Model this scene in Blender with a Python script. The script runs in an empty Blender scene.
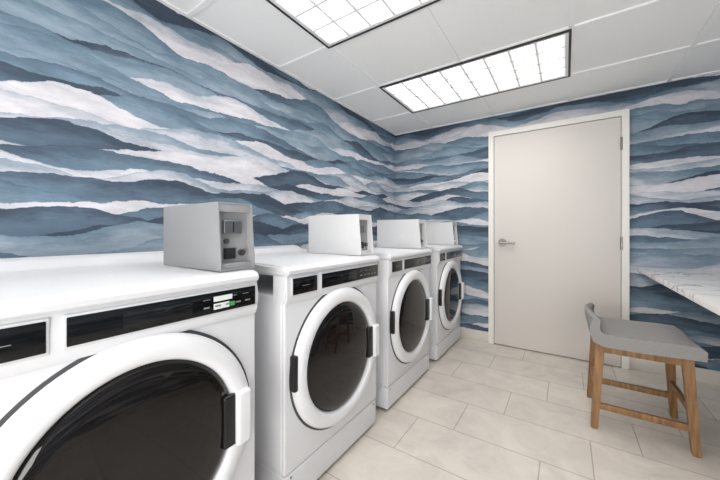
import bpy, bmesh, math, random
from mathutils import Vector, Matrix
S=bpy.context.scene
COL=S.collection
S.view_settings.view_transform='Standard'
S.view_settings.look='None'

D=3.184; H=2.193; CX=1.64; CH=1.074; RX=2.74; BY=-1.75

# ---------------------------------------------------------------- helpers
def lin(c):
    return tuple([((v/255)/12.92 if v/255<=.04045 else ((v/255+.055)/1.055)**2.4) for v in c])+(1,)
def newmat(name):
    m=bpy.data.materials.new(name); m.use_nodes=True
    return m,m.node_tree,m.node_tree.nodes['Principled BSDF']
def mat(name,rgb,rough=.5,metal=0,noise=0,nscale=20,bump=0,coat=0):
    m,nt,b=newmat(name)
    c=lin(rgb)
    b.inputs['Roughness'].default_value=rough
    b.inputs['Metallic'].default_value=metal
    b.inputs['Coat Weight'].default_value=coat
    tc=nt.nodes.new('ShaderNodeTexCoord')
    nz=nt.nodes.new('ShaderNodeTexNoise'); nz.inputs['Scale'].default_value=nscale; nz.inputs['Detail'].default_value=2
    nt.links.new(tc.outputs['Object'],nz.inputs['Vector'])
    mx=nt.nodes.new('ShaderNodeMix'); mx.data_type='RGBA'
    mx.inputs[6].default_value=tuple(v*(1-noise) for v in c[:3])+(1,)
    mx.inputs[7].default_value=tuple(min(1,v*(1+noise)) for v in c[:3])+(1,)
    nt.links.new(nz.outputs['Fac'],mx.inputs[0]); nt.links.new(mx.outputs[2],b.inputs['Base Color'])
    if bump:
        bp=nt.nodes.new('ShaderNodeBump'); bp.inputs['Strength'].default_value=bump; bp.inputs['Distance'].default_value=.002
        nt.links.new(nz.outputs['Fac'],bp.inputs['Height']); nt.links.new(bp.outputs['Normal'],b.inputs['Normal'])
    return m
def link(o,parent=None):
    COL.objects.link(o)
    if parent: o.parent=parent
    return o
def empty(name,loc=(0,0,0)):
    e=bpy.data.objects.new(name,None); e.empty_display_size=.1; e.location=loc; COL.objects.link(e); return e
def smooth(me,ang=40):
    for p in me.polygons: p.use_smooth=True
    try: me.set_sharp_from_angle(angle=math.radians(ang))
    except Exception: pass
def mesh_from(bm,name,m,sm=True):
    bmesh.ops.recalc_face_normals(bm,faces=bm.faces)
    me=bpy.data.meshes.new(name); bm.to_mesh(me); bm.free()
    if isinstance(m,(list,tuple)):
        for k in m: me.materials.append(k)
    else: me.materials.append(m)
    if sm: smooth(me)
    return me
def boxm(name,a,b,m,bev=0,seg=2):
    bm=bmesh.new(); bmesh.ops.create_cube(bm,size=1)
    for v in bm.verts:
        v.co=Vector([ (a[i]+b[i])/2+v.co[i]*(b[i]-a[i]) for i in range(3)])
    if bev: bmesh.ops.bevel(bm,geom=bm.edges[:],offset=bev,segments=seg,affect='EDGES',profile=.6)
    return mesh_from(bm,name,m)
def box(name,a,b,m,bev=0,parent=None,seg=2):
    return link(bpy.data.objects.new(name,boxm(name,a,b,m,bev,seg)),parent)
def profile_y(name,pts,y0,y1,m,bev=0,seg=2):
    """extrude an (x,z) outline along y"""
    bm=bmesh.new()
    A=[bm.verts.new((x,y0,z)) for x,z in pts]; B=[bm.verts.new((x,y1,z)) for x,z in pts]
    n=len(pts)
    bm.faces.new(A); bm.faces.new(B[::-1])
    for i in range(n): bm.faces.new((A[i],A[(i+1)%n],B[(i+1)%n],B[i]))
    if bev:
        ed=[e for e in bm.edges if abs(e.verts[0].co.y-e.verts[1].co.y)<1e-6]
        bmesh.ops.bevel(bm,geom=ed,offset=bev,segments=seg,affect='EDGES')
    return mesh_from(bm,name,m)
def lathe_x(name,prof,c,m,n=72,ang=35):
    """prof (r,x) lathed about X axis through c"""
    bm=bmesh.new(); rings=[]
    for r,x in prof:
        if r<1e-6: rings.append([bm.verts.new((c[0]+x,c[1],c[2]))]); continue
        rings.append([bm.verts.new((c[0]+x,c[1]+r*math.cos(2*math.pi*i/n),c[2]+r*math.sin(2*math.pi*i/n))) for i in range(n)])
    for A,B in zip(rings,rings[1:]):
        for i in range(n):
            j=(i+1)%n
            if len(A)==1 and len(B)==1: continue
            if len(B)==1: bm.faces.new((A[i],A[j],B[0]))
            elif len(A)==1: bm.faces.new((A[0],B[j],B[i]))
            else: bm.faces.new((A[i],A[j],B[j],B[i]))
    bmesh.ops.recalc_face_normals(bm,faces=bm.faces)
    me=bpy.data.meshes.new(name); bm.to_mesh(me); bm.free(); me.materials.append(m); smooth(me,ang); return me
def cyl_between(name,p,q,r,m,parent=None,n=24,r2=None,bev=0):
    p=Vector(p);q=Vector(q);d=q-p
    bm=bmesh.new(); bmesh.ops.create_cone(bm,cap_ends=True,segments=n,radius1=r,radius2=r if r2 is None else r2,depth=d.length)
    if bev:
        ed=[e for e in bm.edges if abs(e.verts[0].co.z-e.verts[1].co.z)<1e-6]
        bmesh.ops.bevel(bm,geom=ed,offset=bev,segments=2,affect='EDGES')
    M=Matrix.Translation((p+q)/2)@d.to_track_quat('Z','Y').to_matrix().to_4x4()
    bmesh.ops.transform(bm,matrix=M,verts=bm.verts)
    return link(bpy.data.objects.new(name,mesh_from(bm,name,m)),parent)
def beam(name,p,q,w0,w1,m,parent=None,bev=.004):
    """square tapered beam p->q; w=(wx,wy) sizes at each end (for mostly vertical beams)"""
    bm=bmesh.new(); vs=[]
    for P,w in((p,w0),(q,w1)):
        for sx,sy in((-1,-1),(1,-1),(1,1),(-1,1)):
            vs.append(bm.verts.new((P[0]+sx*w[0]/2,P[1]+sy*w[1]/2,P[2])))
    bm.faces.new(vs[:4]);bm.faces.new(vs[4:])
    for i in range(4): bm.faces.new((vs[i],vs[(i+1)%4],vs[4+(i+1)%4],vs[4+i]))
    bmesh.ops.bevel(bm,geom=bm.edges[:],offset=bev,segments=2,affect='EDGES')
    return link(bpy.data.objects.new(name,mesh_from(bm,name,m)),parent)

# ---------------------------------------------------------------- materials
M_white=mat('washer_enamel',(219,219,221),.30,noise=.015,nscale=3)
M_lid=mat('washer_top_enamel',(216,216,218),.3,noise=.015,nscale=3)
M_ring=mat('door_ring_plastic',(228,228,230),.28,noise=.01)
M_black=mat('black_plastic',(16,16,18),.35,noise=.1)
M_blk=mat('glossy_black_panel',(10,10,12),.12,noise=.1)
M_trimw=mat('panel_trim',(205,207,208),.35,noise=.02)
M_grey=mat('grey_plastic',(120,122,124),.4,noise=.05)
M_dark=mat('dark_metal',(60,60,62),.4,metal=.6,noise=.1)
M_steel=mat('brushed_steel',(150,150,150),.33,metal=.9,noise=.08,nscale=60)
M_coin=mat('coin_box_grey_enamel',(158,158,159),.38,noise=.03,metal=.15)
M_coinw=mat('coin_box_white_enamel',(212,212,212),.35,noise=.02)
M_nickel=mat('satin_nickel',(140,137,133),.25,metal=1,noise=.03)
M_door=mat('door_paint',(215,209,203),.5,noise=.012,nscale=4)
M_frame=mat('frame_paint',(232,229,223),.42,noise=.01)
M_base=mat('baseboard_tile',(208,202,194),.45,noise=.05,nscale=6)
M_tbar=mat('ceiling_grid_paint',(243,243,243),.5,noise=.01)
M_blackframe=mat('luminaire_frame_dark',(38,38,40),.5,noise=.05)
M_fabric=mat('grey_upholstery',(146,144,142),.8,noise=.12,nscale=180,bump=.3)
M_paintw=mat('wall_paint',(200,198,195),.7,noise=.02,nscale=3)
M_label=mat('label_paper',(214,220,216),.6,noise=.02)
M_green=mat('label_green',(70,150,80),.6,noise=.02)
M_gasket=mat('rubber_grey',(70,70,72),.6,noise=.05)

def glassmat():
    m,nt,b=newmat('washer_door_glass')
    b.inputs['Roughness'].default_value=.04
    b.inputs['IOR'].default_value=1.45
    tc=nt.nodes.new('ShaderNodeTexCoord'); v=nt.nodes.new('ShaderNodeTexVoronoi'); v.inputs['Scale'].default_value=75; v.inputs['Randomness'].default_value=0
    nt.links.new(tc.outputs['Object'],v.inputs['Vector'])
    r=nt.nodes.new('ShaderNodeValToRGB'); r.color_ramp.elements[0].color=(.0050,.0042,.004,1);r.color_ramp.elements[1].color=(.008,.0065,.006,1)
    r.color_ramp.elements[0].position=.2;r.color_ramp.elements[1].position=.4
    nt.links.new(v.outputs['Distance'],r.inputs[0]); nt.links.new(r.outputs[0],b.inputs['Base Color'])
    return m
M_glass=glassmat()

def woodmat():
    m,nt,b=newmat('oak_wood'); b.inputs['Roughness'].default_value=.45
    tc=nt.nodes.new('ShaderNodeTexCoord'); mp=nt.nodes.new('ShaderNodeMapping'); mp.inputs['Scale'].default_value=(40,40,5)
    nz=nt.nodes.new('ShaderNodeTexNoise'); nz.inputs['Scale'].default_value=1.5; nz.inputs['Detail'].default_value=6
    r=nt.nodes.new('ShaderNodeValToRGB'); r.color_ramp.elements[0].color=lin((118,84,50)); r.color_ramp.elements[1].color=lin((162,122,80))
    r.color_ramp.elements[0].position=.3;r.color_ramp.elements[1].position=.7
    nt.links.new(tc.outputs['Object'],mp.inputs[0]);nt.links.new(mp.outputs[0],nz.inputs['Vector']);nt.links.new(nz.outputs['Fac'],r.inputs[0]);nt.links.new(r.outputs[0],b.inputs['Base Color'])
    return m
M_wood=woodmat()

def marblemat():
    m,nt,b=newmat('white_marble_laminate'); b.inputs['Roughness'].default_value=.25
    tc=nt.nodes.new('ShaderNodeTexCoord')
    nz=nt.nodes.new('ShaderNodeTexNoise'); nz.inputs['Scale'].default_value=2.8; nz.inputs['Detail'].default_value=5; nz.inputs['Distortion'].default_value=1.2
    sub=nt.nodes.new('ShaderNodeMath'); sub.operation='SUBTRACT'; sub.inputs[1].default_value=.5
    ab=nt.nodes.new('ShaderNodeMath'); ab.operation='ABSOLUTE'
    r=nt.nodes.new('ShaderNodeValToRGB'); r.color_ramp.elements[0].color=lin((180,178,176)); r.color_ramp.elements[1].color=lin((241,239,237)); r.color_ramp.elements[1].position=.02
    nt.links.new(tc.outputs['Object'],nz.inputs['Vector']);nt.links.new(nz.outputs['Fac'],sub.inputs[0]);nt.links.new(sub.outputs[0],ab.inputs[0]);nt.links.new(ab.outputs[0],r.inputs[0]);nt.links.new(r.outputs[0],b.inputs['Base Color'])
    return m
M_marble=marblemat()

def floormat():
    m,nt,b=newmat('floor_tile'); b.inputs['Roughness'].default_value=.22
    N=nt.nodes.new; L=nt.links.new
    def M(op,a,bb=None,c=None):
        n=N('ShaderNodeMath'); n.operation=op
        for i,v in enumerate((a,bb,c)):
            if v is None: continue
            if isinstance(v,(int,float)): n.inputs[i].default_value=v
            else: L(v,n.inputs[i])
        return n.outputs[0]
    g=N('ShaderNodeNewGeometry'); sp=N('ShaderNodeSeparateXYZ'); L(g.outputs['Position'],sp.inputs[0])
    y=M('SUBTRACT',sp.outputs[1],1.36)
    row=M('FLOOR',M('DIVIDE',y,.305))
    x=M('MULTIPLY_ADD',row,-.2033,M('SUBTRACT',sp.outputs[0],.93))     # one-third running bond
    cv=N('ShaderNodeCombineXYZ'); L(x,cv.inputs[0]); L(y,cv.inputs[1])
    br=N('ShaderNodeTexBrick'); br.offset=0
    br.inputs['Scale'].default_value=1; br.inputs['Brick Width'].default_value=.61; br.inputs['Row Height'].default_value=.305
    br.inputs['Mortar Size'].default_value=.0028; br.inputs['Mortar Smooth'].default_value=.1
    br.inputs['Color1'].default_value=lin((218,210,200)); br.inputs['Color2'].default_value=lin((211,203,193)); br.inputs['Mortar'].default_value=lin((176,168,158))
    L(cv.outputs[0],br.inputs['Vector'])
    nz=N('ShaderNodeTexNoise'); nz.inputs['Scale'].default_value=4; nz.inputs['Detail'].default_value=6; nz.inputs['Roughness'].default_value=.62; nz.inputs['Distortion'].default_value=1.0
    L(g.outputs['Position'],nz.inputs['Vector'])
    r=N('ShaderNodeValToRGB'); r.color_ramp.elements[0].color=(.85,.85,.85,1); r.color_ramp.elements[1].color=(1.04,1.04,1.04,1)
    r.color_ramp.elements[0].position=.3;r.color_ramp.elements[1].position=.62
    mx=N('ShaderNodeMix'); mx.data_type='RGBA'; mx.blend_type='MULTIPLY'; mx.inputs[0].default_value=1
    L(nz.outputs['Fac'],r.inputs[0]); L(br.outputs['Color'],mx.inputs[6]); L(r.outputs[0],mx.inputs[7]); L(mx.outputs[2],b.inputs['Base Color'])
    return m
M_floor=floormat()
M_ceil=mat('ceiling_tile',(242,242,241),.9,noise=.04,nscale=160)

def wallpaper():
    m,nt,b=newmat('watercolour_wave_wallpaper'); b.inputs['Roughness'].default_value=.75
    b.inputs['Specular IOR Level'].default_value=.2
    N=nt.nodes.new; L=nt.links.new
    def math_(op,a,bb=None,c=None,clamp=False):
        n=N('ShaderNodeMath'); n.operation=op; n.use_clamp=clamp
        for i,v in enumerate((a,bb,c)):
            if v is None: continue
            if isinstance(v,(int,float)): n.inputs[i].default_value=v
            else: L(v,n.inputs[i])
        return n.outputs[0]
    def sstep(v,lo,hi):
        n=N('ShaderNodeMapRange'); n.interpolation_type='SMOOTHSTEP'; n.clamp=True
        L(v,n.inputs[0]); n.inputs[1].default_value=lo; n.inputs[2].default_value=hi; return n.outputs[0]
    def mix(f,a,c,bt='MIX'):
        n=N('ShaderNodeMix'); n.data_type='RGBA'; n.blend_type=bt
        if isinstance(f,(int,float)): n.inputs[0].default_value=f
        else: L(f,n.inputs[0])
        for i,v in((6,a),(7,c)):
            if isinstance(v,tuple): n.inputs[i].default_value=v
            else: L(v,n.inputs[i])
        return n.outputs[2]
    g=N('ShaderNodeNewGeometry'); sp=N('ShaderNodeSeparateXYZ'); L(g.outputs['Position'],sp.inputs[0])
    s=math_('ADD',sp.outputs[0],sp.outputs[1]); z=sp.outputs[2]
    cv=N('ShaderNodeCombineXYZ'); L(s,cv.inputs[0]); L(math_('MULTIPLY',z,1.8),cv.inputs[1])
    fn=N('ShaderNodeTexNoise'); fn.noise_dimensions='2D'; fn.inputs['Scale'].default_value=12; fn.inputs['Detail'].default_value=5; fn.inputs['Roughness'].default_value=.65; L(cv.outputs[0],fn.inputs['Vector'])
    fine=math_('MULTIPLY',math_('SUBTRACT',fn.outputs['Fac'],.5),.030)
    zz=math_('ADD',z,fine)
    cv2=N('ShaderNodeCombineXYZ'); L(math_('MULTIPLY',s,4.0),cv2.inputs[0]); L(math_('MULTIPLY',z,14.0),cv2.inputs[1])
    mo=N('ShaderNodeTexNoise'); mo.noise_dimensions='2D'; mo.inputs['Scale'].default_value=1; mo.inputs['Detail'].default_value=6; mo.inputs['Roughness'].default_value=.72; L(cv2.outputs[0],mo.inputs['Vector'])
    SP=.034; A=.066; AM=.225; FQ=1.45
    kmin=math_('FLOOR',math_('DIVIDE',math_('MULTIPLY_ADD',zz,-1,3.0-A),SP))
    col=lin((150,160,172))
    def ramp(v):
        r=N('ShaderNodeValToRGB'); cr=r.color_ramp
        P=[(0,(66,78,92)),(.14,(80,95,111)),(.28,(92,110,127)),(.42,(106,128,144)),(.58,(125,144,159)),(.72,(146,159,172)),(.84,(184,187,195)),(1,(205,203,208))]
        while len(cr.elements)<len(P): cr.elements.new(.5)
        for e,(p,c) in zip(cr.elements,P): e.position=p; e.color=lin(c)
        L(v,r.inputs[0]); return r.outputs[0]
    for i in range(5):
        k=math_('ADD',kmin,float(i))
        base=math_('MULTIPLY_ADD',k,-SP,3.0)
        n=N('ShaderNodeTexNoise'); n.noise_dimensions='1D'; n.inputs['Scale'].default_value=1
        n.inputs['Detail'].default_value=1.6; n.inputs['Roughness'].default_value=.4
        L(math_('MULTIPLY_ADD',k,17.31,math_('MULTIPLY',s,FQ)),n.inputs['W'])
        curve=math_('ADD',math_('MULTIPLY_ADD',n.outputs['Fac'],AM,-AM/2),base)
        d=math_('SUBTRACT',curve,zz)
        mask=sstep(d,0,.003)
        wn=N('ShaderNodeTexWhiteNoise'); wn.noise_dimensions='1D'; L(math_('MULTIPLY_ADD',k,1.37,.21),wn.inputs['W'])
        n2=N('ShaderNodeTexNoise'); n2.noise_dimensions='1D'; n2.inputs['Scale'].default_value=1; n2.inputs['Detail'].default_value=0
        L(math_('MULTIPLY_ADD',k,9.77,math_('MULTIPLY',s,.9)),n2.inputs['W'])
        tone=math_('ADD',math_('MULTIPLY_ADD',wn.outputs['Value'],1.15,-.43),math_('MULTIPLY',n2.outputs['Fac'],.6))
        dd=math_('ADD',d,math_('MULTIPLY',math_('SUBTRACT',mo.outputs['Fac'],.5),.09))
        tone2=math_('MULTIPLY_ADD',sstep(dd,.0,.07),.20,tone)
        tone3=math_('MULTIPLY_ADD',math_('SUBTRACT',1.0,sstep(d,.0,.008)),-.10,tone2,clamp=True)
        col=mix(mask,col,ramp(tone3))
    r=N('ShaderNodeValToRGB'); r.color_ramp.elements[0].position=.3; r.color_ramp.elements[1].position=.7
    r.color_ramp.elements[0].color=(.78,.79,.80,1); r.color_ramp.elements[1].color=(1.12,1.11,1.10,1)
    L(mo.outputs['Fac'],r.inputs[0])
    col=mix(1.0,col,r.outputs[0],'MULTIPLY')
    L(col,b.inputs['Base Color'])
    return m
M_wp=wallpaper()

LENS=11.0
def lensmat():
    m,nt,b=newmat('prismatic_light_lens')
    N=nt.nodes.new; L=nt.links.new
    g=N('ShaderNodeTexCoord'); sp=N('ShaderNodeSeparateXYZ'); L(g.outputs['Object'],sp.inputs[0])
    def M(op,a,bb=None):
        n=N('ShaderNodeMath'); n.operation=op
        for i,v in enumerate((a,bb)):
            if v is None: continue
            if isinstance(v,(int,float)): n.inputs[i].default_value=v
            else: L(v,n.inputs[i])
        return n.outputs[0]
    def cell(v,size):
        f=M('FRACT',M('DIVIDE',v,size)); return M('ABSOLUTE',M('SUBTRACT',f,.5))
    cx=cell(sp.outputs[0],1.16/8); cy=cell(sp.outputs[1],.55/4)
    e=M('MAXIMUM',cx,cy)
    mr=N('ShaderNodeMapRange'); mr.interpolation_type='SMOOTHSTEP'; L(e,mr.inputs[0]); mr.inputs[1].default_value=.26; mr.inputs[2].default_value=.44; mr.inputs[3].default_value=1.0; mr.inputs[4].default_value=.065
    st=M('MULTIPLY',mr.outputs[0],LENS)
    b.inputs['Base Color'].default_value=(.4,.4,.4,1)
    b.inputs['Emission Color'].default_value=(1.0,.985,.965,1)
    L(st,b.inputs['Emission Strength'])
    return m
M_lens=lensmat()
M_fin=mat('louver_white',(222,222,222),.4,noise=.01)

# ---------------------------------------------------------------- room
T=.12
box('floor',(-T,BY-T,-T),(RX+T,D+T,0),M_floor)
box('ceiling',(-T,BY-T,H+.008),(RX+T,D+T,H+T),M_ceil)
box('wall_left',(-T,BY-T,0),(0,D+T,H+.008),M_wp)
box('wall_back',(0,D,0),(RX,D+T,H+.008),M_wp)
box('wall_right',(RX,BY-T,0),(RX+T,D+T,H+.008),M_wp)
box('wall_front',(0,BY-T,0),(RX,BY,H+.008),M_paintw)
# ceiling grid
L0=.447; G=.61; LY=2.047
bm=bmesh.new()
def addbox(bm,a,b):
    r=bmesh.ops.create_cube(bm,size=1)
    for v in r['verts']: v.co=Vector([(a[i]+b[i])/2+v.co[i]*(b[i]-a[i]) for i in range(3)])
w=.012
x=L0-G
while x<RX:
    if x>0.02: addbox(bm,(x-w,BY,H-.001),(x+w,D,H+.009))
    x+=G
y=LY-G*6
while y<D:
    if y>BY: addbox(bm,(0,y-w,H-.0014),(RX,y+w,H+.009))
    y+=G
addbox(bm,(0,BY,H-.001),(.02,D,H+.009)); addbox(bm,(0,D-.02,H-.0012),(RX,D,H+.009))
link(bpy.data.objects.new('trim_1',mesh_from(bm,'ceiling_grid',M_tbar,False)))
# ceiling luminaires
def troffer(x0,y0):
    e=empty('recessed_ceiling_light',(x0+.61,y0+.305,H))
    hx,hy=.61,.305
    bm=bmesh.new(); t=.013; zb=-.010; zt=.004
    addbox(bm,(-hx,-hy,zb),(hx,-hy+t,zt));addbox(bm,(-hx,hy-t,zb),(hx,hy,zt))
    addbox(bm,(-hx,-hy+t,zb),(-hx+t,hy-t,zt));addbox(bm,(hx-t,-hy+t,zb),(hx,hy-t,zt))
    link(bpy.data.objects.new('outer_frame',mesh_from(bm,'of',M_blackframe,False)),e)
    bm=bmesh.new(); a,b_=hx-t,hy-t
    zb=-.008
    addbox(bm,(-a,-b_,zb),(a,-b_+.017,zt));addbox(bm,(-a,b_-.017,zb),(a,b_,zt))
    addbox(bm,(-a,-b_+.017,zb),(-a+.017,b_-.017,zt));addbox(bm,(a-.017,-b_+.017,zb),(a,b_-.017,zt))
    X=.58;Y=.275
    for i in range(1,8):
        xx=-X+i*2*X/8; addbox(bm,(xx-.004,-Y,-.008),(xx+.004,Y,.0))
    for j in range(1,4):
        yy=-Y+j*2*Y/4; addbox(bm,(-X,yy-.004,-.0078),(X,yy+.004,.0))
    link(bpy.data.objects.new('louver_grid',mesh_from(bm,'lv',M_fin,False)),e)
    me=boxm('lens',(0,0,-.003),(2*X,2*Y,0.003),M_lens)
    o=bpy.data.objects.new('lens',me); link(o,e); o.location=(-X,-Y,0)
    return e
troffer(L0,LY); troffer(L0,LY-2*G); troffer(L0,LY-4*G)  # the third luminaire is an unseen addition for extra light
# baseboards
box('baseboard_left',(0,BY,0),(.012,D-.012,.10),M_base,.003)
box('baseboard_back',(0,D-.012,0),(1.018,D,.10),M_base,.003)
box('baseboard_right',(RX-.012,BY,0),(RX,D-.012,.10),M_base,.003)
o=box('baseboard_back',(2.054,D-.012,0),(RX-.012,D,.10),M_base,.003)

# ---------------------------------------------------------------- door
dr=empty('door_1',(1.02,D,0))
DW=1.032; DH=2.036; F=.047
bm=bmesh.new()
addbox(bm,(0,-.035,0),(F,0,DH)); addbox(bm,(DW-F,-.035,0),(DW,0,DH)); addbox(bm,(F,-.035,DH-F),(DW-F,0,DH))
bmesh.ops.bevel(bm,geom=bm.edges[:],offset=.003,segments=2,affect='EDGES')
link(bpy.data.objects.new('door_frame',mesh_from(bm,'door_frame',M_frame)),dr)
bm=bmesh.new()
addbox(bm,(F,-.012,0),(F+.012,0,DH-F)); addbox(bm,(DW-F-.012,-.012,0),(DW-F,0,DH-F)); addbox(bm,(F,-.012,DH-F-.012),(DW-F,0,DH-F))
link(bpy.data.objects.new('painted_shadow_gap',mesh_from(bm,'gap',M_dark,False)),dr)  # dark strips stand in for shade in the gap around the slab
box('door_slab',(F+.004,-.026,.008),(DW-F-.004,-.004,DH-F-.005),M_door,.002,dr)
for i,zz in enumerate((.21,.985,1.77)):
    cyl_between('hinge_%d'%(i+1),(DW-F-.002,-.036,zz-.05),(DW-F-.002,-.036,zz+.05),.0075,M_nickel,dr)
hz=.975; hx=.122
cyl_between('handle_rose',(hx,-.026,hz),(hx,-.038,hz),.036,M_nickel,dr,32,bev=.003)
cyl_between('handle_neck',(hx,-.038,hz),(hx,-.075,hz),.012,M_nickel,dr)
cyl_between('handle_lever',(hx-.012,-.072,hz),(hx+.115,-.068,hz-.004),.011,M_nickel,dr,bev=.003)

# ---------------------------------------------------------------- washers
W=.686; XF=.771
mat_disp=mat('lcd_dark',(22,24,26),.08,noise=.05)
def washer_parts():
    P=[]
    P.append(('cabinet',boxm('cabinet',(.06,.004,.155),(.752,W-.004,.83),M_white,.010,3)))
    P.append(('front_panel',boxm('front_panel',(.745,.006,.150),(.765,W-.006,.805),M_white,.008,3)))
    P.append(('kick_panel',boxm('kick_panel',(.10,.008,.018),(.762,W-.008,.145),M_white,.008,3)))
    P.append(('lower_cabinet',boxm('lower_cabinet',(.06,.010,.018),(.74,W-.010,.17),M_white,.004)))
    pts=[(.70,.795),(.758,.795),(.770,.803),(.776,.82),(.776,.86),(.774,.90),(.770,.912),(.70,.912)]
    P.append(('console',profile_y('console',pts,.002,W-.002,M_white,.006,3)))
    pts=[(.055,.905),(.760,.905),(.776,.908),(.785,.916),(.786,.928),(.778,.939),(.760,.945),(.24,.948),(.205,.955),(.18,.972),(.15,.984),(.115,.988),(.07,.984),(.055,.97)]
    P.append(('top_lid',profile_y('top_lid',pts,0,W,M_lid,.009,3)))
    def panel(nm,y0,y1,z0,z1):
        P.append((nm+'_trim',boxm(nm+'t',(.772,y0-.006,z0-.006),(.7785,y1+.006,z1+.006),M_trimw,.004,3)))
        P.append((nm,boxm(nm,(.774,y0,z0),(.7805,y1,z1),M_blk,.0025,2)))
    panel('coin_display',.035,.172,.832,.896)
    panel('control_strip',.202,.668,.834,.896)
    P.append(('display_window',boxm('dw',(.780,.30,.845),(.7813,.46,.885),mat_disp,.001)))
    for k in range(5):
        P.append(('button_%d'%(k+1),boxm('b',(.780,.492+k*.034,.852),(.7822,.510+k*.034,.857),M_grey,.001)))
    for k in range(4):
        P.append(('legend_%d'%(k+1),boxm('l',(.780,.490+k*.043,.876),(.7810,.512+k*.043,.878),M_grey)))
    P.append(('coin_legend',boxm('cl',(.780,.085,.862),(.7810,.125,.864),M_grey)))
    c=(.763,W/2,.508)
    ring=[(.306,0),(.306,.012),(.300,.024),(.288,.032),(.276,.035),(.262,.036),(.250,.033),(.243,.026),(.239,.014),(.236,.004)]
    P.append(('door_ring',lathe_x('door_ring',ring,c,M_ring,96,50)))
    P.append(('door_gasket',lathe_x('door_gasket',[(.315,0),(.315,.004),(.300,.005)],c,M_gasket,96)))
    gl=[(.241,.010),(.236,.020),(.225,.026),(.20,.031),(.15,.036),(.10,.0385),(.05,.0398),(0,.040)]
    P.append(('door_glass',lathe_x('door_glass',gl,c,M_glass,96,60)))
    P.append(('handle_pocket',boxm('hp',(.785,c[1]+.200,.425),(.8025,c[1]+.244,.58),M_black,.006,3)))
    P.append(('handle_grip',boxm('hg',(.790,c[1]+.236,.42),(.818,c[1]+.284,.585),M_ring,.011,4)))
    P.append(('door_hinge',boxm('dh',(.765,c[1]-.312,.465),(.792,c[1]-.292,.60),M_black,.005,3)))
    for k,(xx,yy) in enumerate(((.12,.06),(.12,W-.06),(.70,.06),(.70,W-.06))):
        P.append(('foot_%d'%(k+1),boxm('f',(xx-.02,yy-.02,0),(xx+.02,yy+.02,.02),M_black,.003)))
    for k,yy in enumerate((.04,W-.04)):
        P.append(('screw_%d'%(k+1),lathe_x('s',[(.005,0),(.005,.002),(0,.003)],(.762,yy,.13),M_steel,12)))
    return P
PARTS=washer_parts()
RIGHTS=[.6735,1.4773,2.2795,3.118]
for i,yr in enumerate(RIGHTS):
    e=empty('washing_machine',(0,yr-W,0))
    for nm,me in PARTS: link(bpy.data.objects.new(nm,me),e)
    if i==0:
        box('sticker_1',(.7805,.522,.868),(.7815,.582,.883),M_label,0,e)
        box('sticker_2',(.7805,.522,.845),(.7815,.572,.862),M_label,0,e)
        box('sticker_3',(.7805,.574,.847),(.7822,.590,.860),M_green,0,e)
    ym=[.557,1.355,2.16,2.99][i]
    m=M_coin if i==0 else M_coinw
    c=empty('coin_payment_box',(.36,ym,.9485))
    w_,d_,h_=.128,.378,.222; t=.004; dr_=.040
    bm=bmesh.new()
    def slab(y0,y1):
        pts=[(0,0),(d_,0),(d_,h_*.14),(d_-.016,h_),(0,h_)]
        A=[bm.verts.new((x,y0,z)) for x,z in pts];B=[bm.verts.new((x,y1,z)) for x,z in pts]
        bm.faces.new(A);bm.faces.new(B[::-1])
        for q in range(5): bm.faces.new((A[q],A[(q+1)%5],B[(q+1)%5],B[q]))
    slab(0,t); slab(w_-t,w_)
    addbox(bm,(0,t,h_-t),(d_-.016,w_-t,h_)); addbox(bm,(0,t,0),(d_,w_-t,t)); addbox(bm,(0,t,t),(t,w_-t,h_-t))
    link(bpy.data.objects.new('housing',mesh_from(bm,'housing',m,False)),c)
    box('coin_mechanism_plate',(d_-dr_-.01,t,t),(d_-dr_,w_-t,h_-t),M_coin,0,c)
    box('inner_frame_top',(d_-dr_,t,h_-.030),(d_-.018,w_-t,h_-t),m,.001,c)
    box('inner_frame_base',(d_-dr_,t,t),(d_-.012,w_-t,.022),m,.001,c)
    box('coin_slot_bezel',(d_-dr_,.030,.120),(d_-dr_+.012,.098,.165),M_steel,.004,c,3)
    box('coin_slot',(d_-dr_+.010,.062,.126),(d_-dr_+.0125,.066,.158),M_black,0,c)
    box('coin_return',(d_-dr_,.035,.035),(d_-dr_+.010,.075,.072),M_dark,.003,c)
    cyl_between('lock_cylinder',(d_-dr_,.098,.055),(d_-dr_+.016,.098,.055),.011,M_nickel,c,bev=.002)
    cyl_between('lock_cylinder_2',(d_-dr_,.042,.095),(d_-dr_+.010,.042,.095),.009,M_nickel,c,bev=.002)

# ---------------------------------------------------------------- counter
ct=empty('marble_counter',(2.105,1.05,0))
CL=D-.001-1.05; CW=RX-.001-2.105
box('counter_top',(0,0,.768),(CW,CL,.802),M_marble,.003,ct)
box('wall_cleat',(CW-.03,.0,.70),(CW,CL,.767),M_frame,.002,ct)
for k,yy in enumerate((.25,1.05,1.85)):
    me=profile_y('br',[(CW-.03,.767),(CW-.45,.767),(CW-.45,.745),(CW-.06,.50),(CW-.03,.50)],yy,yy+.03,M_frame,.002)
    link(bpy.data.objects.new('bracket_%d'%(k+1),me),ct)

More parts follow.
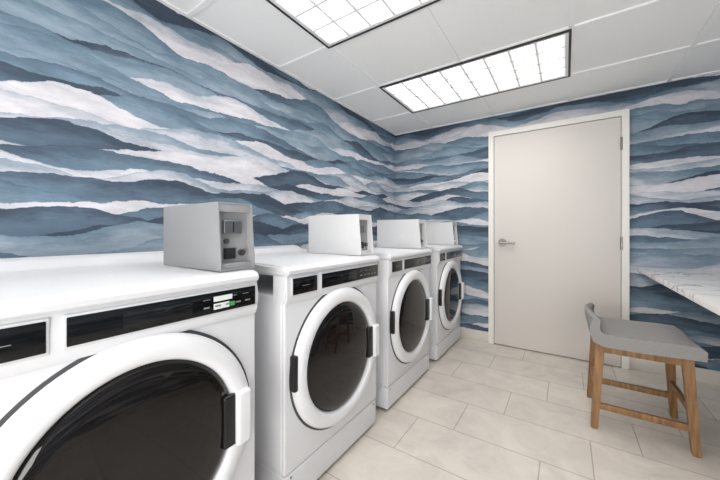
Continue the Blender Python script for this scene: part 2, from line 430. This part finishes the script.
# ---------------------------------------------------------------- stool
st=empty('counter_stool',(1.965,2.305,0))
feet={}; tops={}
for nm,sx,sy in(('leg_1',-1,-1),('leg_2',1,-1),('leg_3',-1,1),('leg_4',1,1)):
    f=(sx*.195,sy*.185,0); tpt=(sx*.168,sy*.165,.464)
    beam(nm,f,tpt,(.032,.032),(.042,.042),M_wood,st)
    feet[(sx,sy)]=f; tops[(sx,sy)]=tpt
def at(sx,sy,z):
    a=Vector(feet[(sx,sy)]);b_=Vector(tops[(sx,sy)]); return a+(b_-a)*(z/.464)
def rail(nm,k1,k2,z,hh,th):
    p=at(*k1,z);q=at(*k2,z)
    if abs(p.x-q.x)>abs(p.y-q.y): a=(min(p.x,q.x),p.y-th/2,z-hh/2);b_=(max(p.x,q.x),p.y+th/2,z+hh/2)
    else: a=(p.x-th/2,min(p.y,q.y),z-hh/2);b_=(p.x+th/2,max(p.y,q.y),z+hh/2)
    box(nm,a,b_,M_wood,.004,st)
rail('apron_1',(-1,-1),(1,-1),.436,.040,.022);rail('apron_2',(-1,1),(1,1),.436,.040,.022)
rail('apron_3',(-1,-1),(-1,1),.436,.040,.022);rail('apron_4',(1,-1),(1,1),.436,.040,.022)
rail('stretcher_1',(-1,-1),(1,-1),.125,.032,.022);rail('stretcher_2',(-1,1),(1,1),.125,.032,.022)
rail('stretcher_3',(-1,-1),(-1,1),.20,.032,.022);rail('stretcher_4',(1,-1),(1,1),.20,.032,.022)
up=[(-.198,.612),(-.188,.575),(-.174,.548),(-.150,.532),(-.11,.524),(0,.524),(.12,.528),(.20,.526),(.226,.508)]
lo=[(.224,.466),(.0,.457),(-.16,.459),(-.200,.478),(-.218,.53),(-.228,.575),(-.230,.612),(-.216,.624)]
pts=up+lo
NY=13; bm=bmesh.new(); rows=[]
for j in range(NY):
    v=-1+2*j/(NY-1); row=[]
    for k,(x,z) in enumerate(pts):
        yy=v*.215; zz=z
        tb=max(0,(z-.535)/.09) if x<-.165 else 0
        yy*=1-.08*tb*tb
        xx=x+ .035*tb*v*v
        zz-= .012*tb*v**4
        if k<9 and x>-.15: zz+=.010*v*v-.004
        if abs(v)>.99 and k<9: zz-=.006
        row.append(bm.verts.new((xx,yy,zz)))
    rows.append(row)
n=len(pts)
for A,B in zip(rows,rows[1:]):
    for k in range(n): bm.faces.new((A[k],A[(k+1)%n],B[(k+1)%n],B[k]))
bm.faces.new(rows[0]);bm.faces.new(rows[-1][::-1])
link(bpy.data.objects.new('upholstered_seat',mesh_from(bm,'seat',M_fabric)),st)

# ---------------------------------------------------------------- added fill light, unseen behind the camera, to brighten the ceiling
def area(name,loc,rot,sx,sy,power):
    l=bpy.data.lights.new(name,'AREA'); l.shape='RECTANGLE'; l.size=sx; l.size_y=sy; l.energy=power; l.color=(1,.985,.97)
    o=bpy.data.objects.new(name,l); o.location=loc; o.rotation_euler=rot; COL.objects.link(o); return o
area('fill_light',(1.8,-1.1,.8),(math.radians(130),0,math.radians(4)),1.6,1.0,55)

# ---------------------------------------------------------------- camera / world
w_=bpy.data.worlds.new('world'); S.world=w_; w_.use_nodes=True
w_.node_tree.nodes['Background'].inputs[0].default_value=(.8,.85,.9,1); w_.node_tree.nodes['Background'].inputs[1].default_value=.3
cam=bpy.data.cameras.new('camera'); co=bpy.data.objects.new('camera',cam); COL.objects.link(co)
co.location=(CX,0,CH); co.rotation_euler=(math.pi/2,0,.5908)
cam.sensor_width=36; cam.lens=306.8/720*36; cam.shift_y=-8/720; cam.clip_start=.02
S.camera=co
